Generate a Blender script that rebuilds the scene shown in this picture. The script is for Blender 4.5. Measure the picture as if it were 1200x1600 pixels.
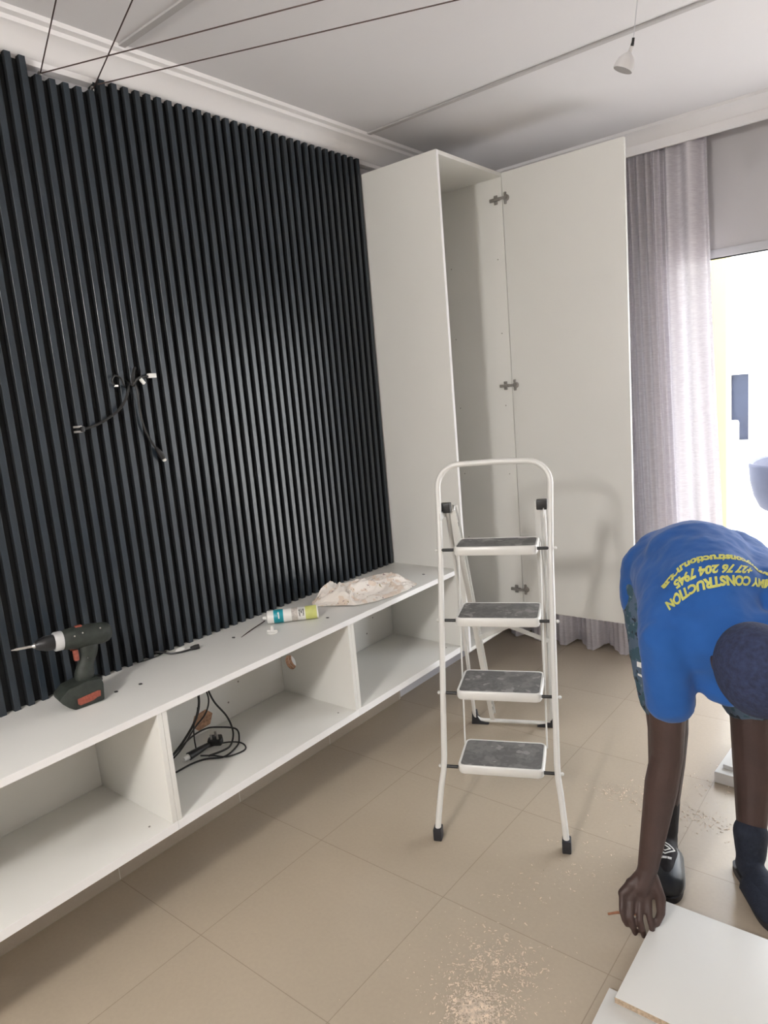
import bpy, bmesh, math, random
from mathutils import Vector, Matrix
from mathutils.bvhtree import BVHTree
random.seed(7)
PI = math.pi
S = bpy.context.scene
COL = S.collection
for o in list(bpy.data.objects): bpy.data.objects.remove(o)

# ------------------------------------------------------------------ camera
cam_d = bpy.data.cameras.new('camera'); cam = bpy.data.objects.new('camera', cam_d); COL.objects.link(cam)
r_ = Vector((0.77779964, 0.62272447, -0.08509969)); u_ = Vector((-0.04151262, 0.18600275, 0.98167188)); f_ = Vector((-0.62713988, 0.76001132, -0.1705238))
M4 = Matrix((r_, u_, -f_)).transposed().to_4x4(); M4.translation = Vector((2.04627, 0.0, 1.48616))
cam.matrix_world = M4
cam_d.sensor_fit = 'VERTICAL'; cam_d.sensor_height = 36.0; cam_d.lens = 1085.95 / 1600 * 36
cam_d.clip_start = 0.02; cam_d.clip_end = 200
S.camera = cam

# ------------------------------------------------------------------ world, sun, exposure
W = bpy.data.worlds.new('sky'); S.world = W; W.use_nodes = True
bg = W.node_tree.nodes['Background']; bg.inputs[0].default_value = (0.86, 0.92, 1.0, 1); bg.inputs[1].default_value = 7.0
sd = bpy.data.lights.new('sun', 'SUN'); sd.energy = 15.0; sd.angle = math.radians(1.0); sd.color = (1, 0.95, 0.86)
sun = bpy.data.objects.new('sun', sd); COL.objects.link(sun); sun.rotation_euler = (math.radians(38), 0, math.radians(205))
sun.rotation_euler = Vector((-0.75, 0.16, -1.0)).to_track_quat('-Z', 'Y').to_euler()
S.view_settings.view_transform = 'Standard'; S.view_settings.look = 'None'
S.view_settings.exposure = 0.0; S.view_settings.gamma = 1.0; S.view_settings.use_curve_mapping = False

def area(name, loc, aim, sx, sy, power, col):
    d = bpy.data.lights.new(name, 'AREA'); d.shape = 'RECTANGLE'; d.size = sx; d.size_y = sy; d.energy = power; d.color = col
    o = bpy.data.objects.new(name, d); COL.objects.link(o); o.location = loc
    o.rotation_euler = (Vector(aim)).to_track_quat('-Z', 'Y').to_euler()
    return o
# daylight through the patio opening
pa = area('patio_daylight_portal', (2.2, 3.70, 1.0), (0, -1, 0), 2.5, 1.99, 1, (1, 1, 1)); pa.data.cycles.is_portal = True

# ------------------------------------------------------------------ materials
def mat(name, col, rough=0.5, metal=0.0, var=0.06, scale=9.0, bump=0.0, bscale=60.0, spec=0.5, sheen=0.0):
    m = bpy.data.materials.new(name); m.use_nodes = True
    nt = m.node_tree; b = nt.nodes['Principled BSDF']
    tc = nt.nodes.new('ShaderNodeTexCoord'); n = nt.nodes.new('ShaderNodeTexNoise')
    n.inputs['Scale'].default_value = scale; n.inputs['Detail'].default_value = 4
    nt.links.new(tc.outputs['Object'], n.inputs['Vector'])
    cr = nt.nodes.new('ShaderNodeValToRGB')
    cr.color_ramp.elements[0].position = 0.3; cr.color_ramp.elements[1].position = 0.7
    cr.color_ramp.elements[0].color = tuple(c * (1 - var) for c in col) + (1,)
    cr.color_ramp.elements[1].color = tuple(min(1, c * (1 + var)) for c in col) + (1,)
    nt.links.new(n.outputs['Fac'], cr.inputs[0]); nt.links.new(cr.outputs[0], b.inputs['Base Color'])
    b.inputs['Roughness'].default_value = rough; b.inputs['Metallic'].default_value = metal
    b.inputs['Specular IOR Level'].default_value = spec
    if sheen: b.inputs['Sheen Weight'].default_value = sheen
    if bump:
        n2 = nt.nodes.new('ShaderNodeTexNoise'); n2.inputs['Scale'].default_value = bscale; n2.inputs['Detail'].default_value = 3
        nt.links.new(tc.outputs['Object'], n2.inputs['Vector'])
        bp = nt.nodes.new('ShaderNodeBump'); bp.inputs['Strength'].default_value = bump; bp.inputs['Distance'].default_value = 0.004
        nt.links.new(n2.outputs['Fac'], bp.inputs['Height']); nt.links.new(bp.outputs[0], b.inputs['Normal'])
    return m
M = {}
M['ceiling'] = mat('ceiling_paint', (0.68, 0.665, 0.68), 0.9, var=0.015, scale=2, bump=0.05)
M['cornice'] = mat('cornice_plaster', (0.76, 0.74, 0.745), 0.7, var=0.01)
M['strip'] = mat('ceiling_strip', (0.47, 0.455, 0.455), 0.7, var=0.02)
M['wall'] = mat('wall_paint', (0.52, 0.505, 0.52), 0.85, var=0.02, scale=2, bump=0.08)
M['darkwall'] = mat('taupe_wall_paint', (0.62, 0.60, 0.57), 0.85, var=0.02, scale=2)
M['board'] = mat('white_melamine', (0.77, 0.76, 0.725), 0.38, var=0.015, scale=3, spec=0.4)
M['edge'] = mat('white_edge_tape', (0.88, 0.87, 0.87), 0.35, var=0.01)  # tape whiter than the boards, paints a highlight along bench and cabinet fronts
M['chip'] = mat('raw_chipboard', (0.42, 0.24, 0.15), 0.9, var=0.35, scale=120)
M['slat'] = mat('black_slat', (0.018, 0.026, 0.035), 0.30, var=0.12, scale=12, bump=0.0, spec=0.55)
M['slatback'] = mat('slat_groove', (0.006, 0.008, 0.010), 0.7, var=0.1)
M['ladder'] = mat('ladder_enamel', (0.78, 0.77, 0.74), 0.28, var=0.02)
M['ladder2'] = mat('ladder_inner_steel', (0.30, 0.29, 0.28), 0.5, var=0.05)
M['rubber'] = mat('black_rubber', (0.018, 0.018, 0.022), 0.55, var=0.1)
M['black'] = mat('black_plastic', (0.014, 0.014, 0.015), 0.4, var=0.1)
M['cable'] = mat('black_cable', (0.012, 0.012, 0.012), 0.45, var=0.1)
M['drill'] = mat('olive_black_plastic', (0.022, 0.027, 0.022), 0.6, var=0.3, scale=60, bump=0.2)
M['red'] = mat('faded_red_plastic', (0.28, 0.075, 0.05), 0.6, var=0.25, scale=90)
M['orange'] = mat('worn_orange_label', (0.27, 0.065, 0.04), 0.55, var=0.25, scale=130)
M['steel'] = mat('brushed_steel', (0.62, 0.60, 0.58), 0.28, 0.9, var=0.08, scale=40)
M['collar'] = mat('silver_collar', (0.62, 0.62, 0.62), 0.38, 0.3, var=0.08, scale=40)
M['nickel'] = mat('dull_nickel', (0.33, 0.31, 0.29), 0.38, 0.7, var=0.15, scale=80)
M['plastic'] = mat('white_plastic', (0.76, 0.75, 0.72), 0.35, var=0.02)
M['teal'] = mat('teal_label', (0.01, 0.27, 0.33), 0.4, var=0.05)
M['lime'] = mat('lime_label', (0.60, 0.62, 0.20), 0.4, var=0.10, scale=30)
M['greylabel'] = mat('grey_label', (0.50, 0.46, 0.42), 0.45, var=0.3, scale=90)
M['ink'] = mat('black_ink', (0.02, 0.02, 0.02), 0.5)
M['whiteink'] = mat('white_ink', (0.85, 0.85, 0.83), 0.5)
M['shirt'] = mat('blue_cotton', (0.022, 0.105, 0.36), 0.85, var=0.07, scale=14, bump=0.25, bscale=35, spec=0.2, sheen=0.15)
M['yellow'] = mat('yellow_print', (0.58, 0.58, 0.14), 0.7, var=0.12, scale=120)
M['skin'] = mat('brown_skin', (0.060, 0.034, 0.029), 0.5, var=0.12, scale=18, bump=0.15, bscale=90)
M['nail'] = mat('finger_nail', (0.30, 0.17, 0.15), 0.4, var=0.05)
M['hair'] = mat('dark_navy_hair', (0.026, 0.036, 0.085), 0.9, var=0.3, scale=90, bump=0.7, bscale=170)
M['sock'] = mat('navy_sock', (0.014, 0.019, 0.034), 0.9, var=0.2, scale=90, bump=0.3, bscale=200)
M['blacksock'] = mat('black_sock', (0.014, 0.012, 0.014), 0.85, var=0.2, scale=90, bump=0.2)
M['shoe'] = mat('black_leather', (0.014, 0.017, 0.022), 0.35, var=0.2)
M['bulb'] = mat('frosted_lamp_glass', (0.62, 0.60, 0.60), 0.3, var=0.02)
M['bulbin'] = mat('lamp_reflector', (0.36, 0.34, 0.34), 0.35, 0.3, var=0.1)
M['wire'] = mat('dark_tension_wire', (0.06, 0.035, 0.03), 0.5, 0.3)
M['frame'] = mat('aluminium_frame', (0.52, 0.52, 0.55), 0.4, 0.0, var=0.03)
M['extwall'] = mat('outside_white_render', (0.9, 0.89, 0.86), 0.9, var=0.02)
M['cream'] = mat('cream_render', (0.50, 0.40, 0.15), 0.9, var=0.02)
M['exfloor'] = mat('patio_paving', (0.72, 0.70, 0.68), 0.8, var=0.05)
M['darkglass'] = mat('dark_window_glass', (0.020, 0.028, 0.060), 0.3, var=0.05)
M['greychair'] = mat('grey_rattan_shell', (0.055, 0.06, 0.09), 0.8, var=0.08)
M['shave'] = mat('wood_shavings', (0.70, 0.58, 0.46), 0.9, var=0.3, scale=60)
M['stickm'] = mat('reddish_wood', (0.30, 0.13, 0.07), 0.7, var=0.2, scale=60)
M['rawedge'] = mat('pale_chipboard_edge', (0.46, 0.35, 0.25), 0.9, var=0.25, scale=150)

def tile_mat(name, base, grout, x0, y0, T, axis='xy'):
    m = bpy.data.materials.new(name); m.use_nodes = True; nt = m.node_tree; N = nt.nodes; L = nt.links
    b = N['Principled BSDF']; g = N.new('ShaderNodeNewGeometry'); sp = N.new('ShaderNodeSeparateXYZ'); L.new(g.outputs['Position'], sp.inputs[0])
    def mth(op, a, b_=None):
        n = N.new('ShaderNodeMath'); n.operation = op
        for i, v in enumerate((a, b_)):
            if v is None: continue
            if isinstance(v, (int, float)): n.inputs[i].default_value = v
            else: L.new(v, n.inputs[i])
        return n.outputs[0]
    def line(out, o0):
        t = mth('DIVIDE', mth('SUBTRACT', out, o0), T)
        fr = mth('FRACT', mth('ADD', t, 100.5))
        return mth('ABSOLUTE', mth('SUBTRACT', fr, 0.5)), mth('FLOOR', mth('ADD', t, 100.0))
    dx, ix = line(sp.outputs[0], x0); dy, iy = line(sp.outputs[1], y0)
    d = mth('MINIMUM', dx, dy) if axis == 'xy' else dy
    mask = mth('LESS_THAN', d, 0.0022)
    nz = N.new('ShaderNodeTexNoise'); nz.inputs['Scale'].default_value = 2.3; nz.inputs['Detail'].default_value = 6; L.new(g.outputs['Position'], nz.inputs['Vector'])
    n3 = N.new('ShaderNodeTexNoise'); n3.inputs['Scale'].default_value = 90; n3.inputs['Detail'].default_value = 3; L.new(g.outputs['Position'], n3.inputs['Vector'])
    cid = N.new('ShaderNodeCombineXYZ'); L.new(ix, cid.inputs[0]); L.new(iy, cid.inputs[1])
    wn = N.new('ShaderNodeTexWhiteNoise'); L.new(cid.outputs[0], wn.inputs['Vector'])
    v = mth('ADD', mth('ADD', mth('MULTIPLY', nz.outputs['Fac'], 0.18), mth('MULTIPLY', n3.outputs['Fac'], 0.10)), mth('MULTIPLY', wn.outputs['Value'], 0.035))
    v = mth('ADD', v, 0.84)
    mx = N.new('ShaderNodeMix'); mx.data_type = 'RGBA'
    mx.inputs[6].default_value = base + (1,); mx.inputs[7].default_value = grout + (1,)
    L.new(mask, mx.inputs[0])
    vm = N.new('ShaderNodeVectorMath'); vm.operation = 'SCALE'; L.new(mx.outputs[2], vm.inputs[0]); L.new(v, vm.inputs['Scale'])
    L.new(vm.outputs[0], b.inputs['Base Color'])
    b.inputs['Roughness'].default_value = 0.27; b.inputs['Specular IOR Level'].default_value = 0.55
    bp = N.new('ShaderNodeBump'); bp.inputs['Strength'].default_value = 0.25; bp.inputs['Distance'].default_value = 0.002
    L.new(mth('SUBTRACT', 1.0, mask), bp.inputs['Height']); L.new(bp.outputs[0], b.inputs['Normal'])
    return m
M['floor'] = tile_mat('beige_floor_tiles', (0.47, 0.395, 0.305), (0.335, 0.275, 0.21), 0.938, 0.962, 0.5)
M['skirt'] = tile_mat('beige_skirting_tiles', (0.40, 0.335, 0.27), (0.62, 0.58, 0.52), 0.0, 0.962, 0.5, 'y')

def curtain_mat():
    m = bpy.data.materials.new('sheer_linen'); m.use_nodes = True; nt = m.node_tree; N = nt.nodes; L = nt.links
    for n in list(N): N.remove(n)
    out = N.new('ShaderNodeOutputMaterial'); tc = N.new('ShaderNodeTexCoord')
    mp = N.new('ShaderNodeMapping'); mp.inputs['Scale'].default_value = (30, 30, 260); L.new(tc.outputs['Object'], mp.inputs[0])
    nz = N.new('ShaderNodeTexNoise'); nz.inputs['Scale'].default_value = 1.0; nz.inputs['Detail'].default_value = 3; L.new(mp.outputs[0], nz.inputs['Vector'])
    cr = N.new('ShaderNodeValToRGB'); cr.color_ramp.elements[0].position = .3; cr.color_ramp.elements[1].position = .7
    cr.color_ramp.elements[0].color = (0.62, 0.58, 0.62, 1); cr.color_ramp.elements[1].color = (0.74, 0.71, 0.74, 1); L.new(nz.outputs['Fac'], cr.inputs[0])
    df = N.new('ShaderNodeBsdfDiffuse'); tl = N.new('ShaderNodeBsdfTranslucent'); tr = N.new('ShaderNodeBsdfTransparent')
    L.new(cr.outputs[0], df.inputs[0]); L.new(cr.outputs[0], tl.inputs[0])
    a = N.new('ShaderNodeMixShader'); a.inputs[0].default_value = 0.20; L.new(df.outputs[0], a.inputs[1]); L.new(tl.outputs[0], a.inputs[2])
    b = N.new('ShaderNodeMixShader'); b.inputs[0].default_value = 0.02; L.new(a.outputs[0], b.inputs[1]); L.new(tr.outputs[0], b.inputs[2])
    L.new(b.outputs[0], out.inputs[0]); return m
M['curtain'] = curtain_mat()

def spotted(name, base, spots, scale, thr, rough=0.85, bump=0.2):
    """cloth with scattered printed patches"""
    m = bpy.data.materials.new(name); m.use_nodes = True; nt = m.node_tree; N = nt.nodes; L = nt.links
    b = N['Principled BSDF']; tc = N.new('ShaderNodeTexCoord'); prev = None
    cur = None
    for i, (c, sc, th) in enumerate(spots):
        nz = N.new('ShaderNodeTexNoise'); nz.inputs['Scale'].default_value = sc; nz.inputs['Detail'].default_value = 2
        mp = N.new('ShaderNodeMapping'); mp.inputs['Location'].default_value = (i * 3.7, i * 1.9, i * 5.1)
        L.new(tc.outputs['Object'], mp.inputs[0]); L.new(mp.outputs[0], nz.inputs['Vector'])
        cr = N.new('ShaderNodeValToRGB'); cr.color_ramp.elements[0].position = th; cr.color_ramp.elements[1].position = th + .03
        L.new(nz.outputs['Fac'], cr.inputs[0])
        mx = N.new('ShaderNodeMix'); mx.data_type = 'RGBA'; mx.inputs[7].default_value = c + (1,)
        L.new(cr.outputs[0], mx.inputs[0])
        if cur is None: mx.inputs[6].default_value = base + (1,)
        else: L.new(cur, mx.inputs[6])
        cur = mx.outputs[2]
    L.new(cur, b.inputs['Base Color']); b.inputs['Roughness'].default_value = rough
    return m
M['shorts'] = spotted('teal_patterned_cloth', (0.085, 0.125, 0.185), [((0.04, 0.090, 0.12), 26, .50), ((0.014, 0.022, 0.032), 34, .60), ((0.16, 0.22, 0.24), 60, .68)], 1, 1)
M['rag'] = spotted('printed_cream_cloth', (0.82, 0.76, 0.70), [((0.74, 0.62, 0.52), 25, .55), ((0.40, 0.30, 0.28), 55, .66), ((0.36, 0.30, 0.16), 70, .69)], 1, 1)
M['mat'] = spotted('dusty_grey_rubber_mat', (0.13, 0.125, 0.12), [((0.19, 0.185, 0.175), 12, .50), ((0.155, 0.15, 0.145), 45, .52), ((0.27, 0.26, 0.245), 24, .62)], 1, 1)
nt = M['mat'].node_tree

# ------------------------------------------------------------------ mesh helpers
class MB:
    def __init__(s): s.v = []; s.f = []; s.m = []; s.mi = 0
    def add(s, vs, fs):
        o = len(s.v); s.v += [tuple(p) for p in vs]; s.f += [tuple(i + o for i in f) for f in fs]; s.m += [s.mi] * len(fs); return s
    def bm(s, b, mtx=None):
        b.verts.index_update()
        vs = [(mtx @ v.co if mtx else v.co) for v in b.verts]; fs = [[v.index for v in f.verts] for f in b.faces]
        b.free(); return s.add(vs, fs)
    def box(s, x0, x1, y0, y1, z0, z1, bev=0.0, seg=2, mtx=None):
        b = bmesh.new(); bmesh.ops.create_cube(b, size=1)
        for v in b.verts: v.co = Vector(((x0 + x1) / 2 + v.co.x * (x1 - x0), (y0 + y1) / 2 + v.co.y * (y1 - y0), (z0 + z1) / 2 + v.co.z * (z1 - z0)))
        if bev: bmesh.ops.bevel(b, geom=list(b.edges), offset=bev, segments=seg, profile=0.6, affect='EDGES')
        return s.bm(b, mtx)
    def sweep(s, pts, rad, n=10, closed=False, caps=True, sq=None):
        """tube along points; rad number or list; sq=(a,b,up): elliptical section"""
        P = [Vector(p) for p in pts]; k = len(P); R = rad if isinstance(rad, (list, tuple)) else [rad] * k
        T = []
        for i in range(k):
            a = P[(i - 1) % k] if (closed or i > 0) else P[i]; c = P[(i + 1) % k] if (closed or i < k - 1) else P[i]
            T.append((c - a).normalized())
        if sq: nrm = Vector(sq[2])
        else: nrm = Vector((0, 0, 1)) if abs(T[0].z) < .9 else Vector((1, 0, 0))
        nrm = (nrm - T[0] * nrm.dot(T[0])).normalized(); vs = []; fs = []
        for i in range(k):
            if i: nrm = (nrm - T[i] * nrm.dot(T[i])); nrm.normalize()
            bn = T[i].cross(nrm)
            a, b2 = (sq[0], sq[1]) if sq else (1, 1)
            for j in range(n):
                t = 2 * PI * j / n
                vs.append(P[i] + (nrm * math.cos(t) * a + bn * math.sin(t) * b2) * R[i])
        for i in range(k if closed else k - 1):
            i2 = (i + 1) % k
            for j in range(n): fs.append((i * n + j, i * n + (j + 1) % n, i2 * n + (j + 1) % n, i2 * n + j))
        if caps and not closed: fs.append(tuple(range(n - 1, -1, -1))); fs.append(tuple((k - 1) * n + j for j in range(n)))
        return s.add(vs, fs)
    def lathe(s, prof, n=24, mtx=None):
        vs = []; fs = []
        for (r, z) in prof:
            for j in range(n): vs.append(Vector((r * math.cos(2 * PI * j / n), r * math.sin(2 * PI * j / n), z)))
        for i in range(len(prof) - 1):
            for j in range(n): fs.append((i * n + j, i * n + (j + 1) % n, (i + 1) * n + (j + 1) % n, (i + 1) * n + j))
        if prof[0][0] > 1e-4: fs.append(tuple(range(n - 1, -1, -1)))
        if prof[-1][0] > 1e-4: fs.append(tuple((len(prof) - 1) * n + j for j in range(n)))
        if mtx: vs = [mtx @ v for v in vs]
        return s.add(vs, fs)
    def prism(s, poly, w0, w1, mtx=None, bev=0.0):
        """poly in (x,z), extruded along y from w0 to w1"""
        b = bmesh.new(); f = b.faces.new([b.verts.new((p[0], w0, p[1])) for p in poly])
        r = bmesh.ops.extrude_face_region(b, geom=[f]); 
        for g in r['geom']:
            if isinstance(g, bmesh.types.BMVert): g.co.y = w1
        bmesh.ops.recalc_face_normals(b, faces=b.faces)
        if bev: bmesh.ops.bevel(b, geom=list(b.edges), offset=bev, segments=2, profile=0.5, affect='EDGES')
        return s.bm(b, mtx)
    def ball(s, c, r, sc=(1, 1, 1), rot=None, seg=20):
        b = bmesh.new(); bmesh.ops.create_uvsphere(b, u_segments=seg, v_segments=seg // 2, radius=r)
        m = Matrix.Translation(Vector(c)) @ (rot.to_4x4() if rot else Matrix.Identity(4)) @ Matrix.Diagonal((sc[0], sc[1], sc[2], 1))
        return s.bm(b, m)
    def limb(s, pts, rads, n=16):
        """tapered chain of capsules, closed ends"""
        for i in range(len(pts) - 1):
            a, b = Vector(pts[i]), Vector(pts[i + 1]); ra, rb = rads[i], rads[i + 1]
            d = (b - a); L = d.length; q = d.to_track_quat('Z', 'Y').to_matrix().to_4x4(); q.translation = a
            prof = [(max(1e-5, ra * math.cos(t)), ra * math.sin(t)) for t in [-PI / 2 + PI / 2 * k / 5 for k in range(5)]]
            prof += [(ra + (rb - ra) * k / 4, L * k / 4) for k in range(5)]
            prof += [(max(1e-5, rb * math.cos(t)), L + rb * math.sin(t)) for t in [PI / 2 * k / 5 for k in range(1, 6)]]
            s.lathe(prof, n, q)
        return s
    def build(s, name, m, parent=None, smooth=True, angle=40):
        me = bpy.data.meshes.new(name); me.from_pydata(s.v, [], s.f)
        ms = m if isinstance(m, (list, tuple)) else [m]
        for x in ms: me.materials.append(x)
        if len(ms) > 1:
            for p, i in zip(me.polygons, s.m): p.material_index = i
        b = bmesh.new(); b.from_mesh(me); bmesh.ops.remove_doubles(b, verts=b.verts, dist=1e-6); bmesh.ops.recalc_face_normals(b, faces=b.faces); b.to_mesh(me); b.free()
        if smooth:
            me.polygons.foreach_set('use_smooth', [True] * len(me.polygons)); me.set_sharp_from_angle(angle=math.radians(angle))
        me.update(); o = bpy.data.objects.new(name, me); COL.objects.link(o)
        if parent:
            o.parent = parent; o.matrix_parent_inverse = parent.matrix_world.inverted() if False else Matrix.Identity(4)
        return o
def empty(name, loc=(0, 0, 0), rz=0.0, rot=None):
    o = bpy.data.objects.new(name, None); COL.objects.link(o); o.location = loc
    o.rotation_euler = rot if rot else (0, 0, rz); o.empty_display_size = 0.05; return o
def tag(o, label=None, cat=None, group=None, kind=None):
    if label: o['label'] = label
    if cat: o['category'] = cat
    if group: o['group'] = group
    if kind: o['kind'] = kind
    return o
def smoothpath(pts, n=8):
    P = [Vector(p) for p in pts]; out = []
    for i in range(len(P) - 1):
        p0 = P[max(i - 1, 0)]; p1 = P[i]; p2 = P[i + 1]; p3 = P[min(i + 2, len(P) - 1)]
        for k in range(n):
            t = k / n; t2 = t * t; t3 = t2 * t
            out.append(0.5 * ((2 * p1) + (-p0 + p2) * t + (2 * p0 - 5 * p1 + 4 * p2 - p3) * t2 + (-p0 + 3 * p1 - 3 * p2 + p3) * t3))
    out.append(P[-1]); return out
def textmesh(s, size, bold=0.0, depth=0.0):
    c = bpy.data.curves.new('t', 'FONT'); c.body = s; c.size = size; c.offset = bold; c.extrude = depth; c.resolution_u = 3
    o = bpy.data.objects.new('t', c); COL.objects.link(o)
    dg = bpy.context.evaluated_depsgraph_get(); e = o.evaluated_get(dg); me = e.to_mesh()
    vs = [v.co.copy() for v in me.vertices]; fs = [tuple(p.vertices) for p in me.polygons]
    e.to_mesh_clear(); bpy.data.objects.remove(o); bpy.data.curves.remove(c); return vs, fs

# ================================================================== THE ROOM
XR, YB, YF, ZC = 4.6, 3.6, -3.0, 2.54
def struct(name, mb, m, smooth=False): return tag(mb.build(name, m, smooth=smooth), kind='structure')
struct('floor', MB().box(-0.1, XR + .1, YF - .1, YB + .1, -0.1, 0), M['floor'])
struct('ceiling', MB().box(-0.1, XR + .1, YF - .1, YB + .1, ZC, ZC + .1), M['ceiling'])
struct('wall_left', MB().box(-0.1, 0, YF - .1, YB + .1, 0, ZC), M['wall'])
struct('wall_right', MB().box(XR, XR + .1, YF, YB, 0, ZC), M['darkwall'])
OX0, OX1, OZ = 0.95, 3.45, 1.995
b = MB(); b.box(0, OX0, YB, YB + .2, 0, ZC); b.box(OX1, XR, YB, YB + .2, 0, ZC); b.box(OX0, OX1, YB, YB + .2, OZ, ZC); struct('wall_back', b, M['wall'])
struct('wall_front', MB().box(0, XR, YF - .2, YF, 0, ZC), M['darkwall'])
# frames
b = MB(); y0, y1 = YB - .012, YB + .045
b.box(OX0, OX1, y0, y1, OZ - .038, OZ, .003); b.box(OX0, OX0 + .04, y0, y1, 0, OZ - .038, .003); b.box(OX1 - .04, OX1, y0, y1, 0, OZ - .038, .003)
struct('door_1', b, M['frame'], True)
# skirting tiles
struct('baseboard_left', MB().box(0, 0.012, YF, 2.47, 0, 0.085, .001), M['skirt'], True)
struct('baseboard_back', MB().box(0, OX0, YB - .012, YB, 0, 0.085, .001), M['skirt'], True)
# cornices: profile (distance from wall, height)
prof = [(0, 2.452), (.028, 2.455), (.034, 2.468), (.04, 2.47), (.052, 2.482), (.072, 2.50), (.096, 2.514), (.105, 2.516), (.110, 2.526), (.128, 2.529), (.132, 2.54), (0, 2.54)]
b = MB(); n = len(prof)
vs = [(p[0], YF, p[1]) for p in prof] + [(p[0], YB, p[1]) for p in prof]
b.add(vs, [(i, (i + 1) % n, n + (i + 1) % n, n + i) for i in range(n)]); struct('trim_1', b, M['cornice'], True)
prof2 = [(.0, 2.495), (.128, 2.495), (.130, 2.455), (.150, 2.453), (.152, 2.492), (.160, 2.496), (.185, 2.512), (.20, 2.520), (.215, 2.524), (.235, 2.528), (.238, 2.54), (0, 2.54)]
b = MB(); vs = [(0, YB - p[0], p[1]) for p in prof2] + [(XR, YB - p[0], p[1]) for p in prof2]; n = len(prof2)
b.add(vs, [(i, (i + 1) % n, n + (i + 1) % n, n + i) for i in range(n)]); struct('trim_2', b, M['cornice'], True)
for i, y in enumerate((2.435, 1.312, 0.19, -0.93, -2.05)):
    struct('trim_%d' % (i + 3), MB().box(.13, XR, y - .011, y + .011, ZC - .007, ZC, .002), M['strip'], True)

# ================================================================== OUTSIDE
tag(MB().box(-6, 12, YB + .2, 14, -.12, -.03).build('patio', M['exfloor']), kind='structure')
ew = empty('house_wall', (0, 8, 0)); tag(ew, 'bright white rendered house wall beyond the patio with a dark window', 'wall')
b = MB(); wx0, wx1, wz0, wz1 = .245, .437, .66, 1.345
b.box(-8, wx0, 0, .25, -.03, 3.4); b.box(wx1, 10, 0, .25, -.03, 3.4); b.box(wx0, wx1, 0, .25, -.03, wz0); b.box(wx0, wx1, 0, .25, wz1, 3.4)
b.build('rendered_wall', M['extwall'], ew, smooth=False)
wn = MB().box(wx0, wx1, .10, .13, wz0, wz1).build('window_pane', M['darkglass'], ew); tag(wn, 'dark blue grey window pane')
MB().box(wx1 - .006, wx1 + .008, -.02, .02, wz0, wz1 + .25, .002).build('window_frame', M['frame'], ew)
MB().sweep(smoothpath([(.56, -.06, 1.02), (.60, -.06, 1.04), (.58, -.06, .92), (.52, -.06, .82), (.50, -.06, .84)], 6), .006).build('door_handle', M['frame'], ew)
tag(MB().box(.70, .80, 5.45, 5.60, -.03, 2.6, .004).build('patio_post', M['cream']), 'pale cream post just outside the opening beside the curtain edge', 'post')
# white outdoor chair in front of the dark window
ch = empty('outdoor_chair', (.30, 7.2, -.03)); tag(ch, 'white outdoor chair in front of the dark window of the house', 'chair')
b = MB(); b.box(-.25, .17, -.25, .25, .40, .46, .02); b.build('seat', M['extwall'], ch)
b = MB(); b.box(-.25, .16, .20, .26, .46, .95, .03, 3); b.build('backrest', M['extwall'], ch)
for sx in (-.24, .13):
    for sy in (-.22, .20): MB().box(sx, sx + .035, sy, sy + .035, 0, .41, .004).build('leg', M['extwall'], ch)
for sx in (-.27, .12): MB().box(sx, sx + .06, -.25, .25, .62, .66, .012).build('armrest', M['extwall'], ch)
# grey tub chair
ch = empty('tub_chair', (1.40, 5.0, -.03)); tag(ch, 'grey tub chair out on the patio at the right edge of the photo', 'chair')
b = MB(); prf = []
vs = []; fs = []; NN = 32
for k, (rr, zz) in enumerate([(.265, .575), (.283, .59), (.318, .67), (.337, .76), (.345, .86), (.337, .872), (.318, .865), (.300, .80), (.27, .68), (.23, .62)]):
    for j in range(NN):
        t = 2 * PI * j / NN; sx = abs(math.cos(t)) ** .6 * (1 if math.cos(t) > 0 else -1); sy = abs(math.sin(t)) ** .6 * (1 if math.sin(t) > 0 else -1)
        vs.append((rr * sx, rr * .9 * sy, zz))
for k in range(9):
    for j in range(NN): fs.append((k * NN + j, k * NN + (j + 1) % NN, (k + 1) * NN + (j + 1) % NN, (k + 1) * NN + j))
fs.append(tuple(range(NN - 1, -1, -1))); fs.append(tuple(9 * NN + j for j in range(NN)))
b.add(vs, fs); b.build('seat_shell', M['greychair'], ch)
for sx in (-1, 1):
    for sy in (-1, 1): MB().sweep([(sx * .16, sy * .14, .58), (sx * .21, sy * .19, 0)], .013, 8).build('leg', M['extwall'], ch)

# ================================================================== SLAT CLADDING
P0y, P1y, PIT = -1.60, 2.468, 0.03885
b = MB(); zb = .6945
def ribtop(y):
    return 2.426 if 1.083 < y < 1.262 else 2.464
secs = []
y = P1y
k = 0
while y > P0y:
    c = y - PIT * .5; hw = .0088; top = ribtop(c)
    x0, x1 = .006, .050; ch_ = .0007
    pr = [(x0, c - hw), (x1 - ch_, c - hw), (x1 - .0002, c - hw + ch_ * .7), (x1, c - hw + ch_ * 1.4), (x1, c + hw - ch_ * 1.4), (x1 - .0002, c + hw - ch_ * .7), (x1 - ch_, c + hw), (x0, c + hw)]
    b.mi = 0
    vs = [(p[0], p[1], zb) for p in pr] + [(p[0], p[1], top) for p in pr]; m_ = len(pr)
    b.add(vs, [(i, (i + 1) % m_, m_ + (i + 1) % m_, m_ + i) for i in range(1, 6)] + [tuple(range(m_ - 1, -1, -1)), tuple(range(m_, 2 * m_))])
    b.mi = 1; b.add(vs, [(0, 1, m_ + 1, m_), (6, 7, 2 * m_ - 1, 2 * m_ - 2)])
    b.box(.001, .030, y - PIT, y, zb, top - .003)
    y -= PIT
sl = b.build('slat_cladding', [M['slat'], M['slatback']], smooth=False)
tag(sl, 'black fluted slat panelling covering the left wall above the white bench', 'wall panel')

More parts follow.
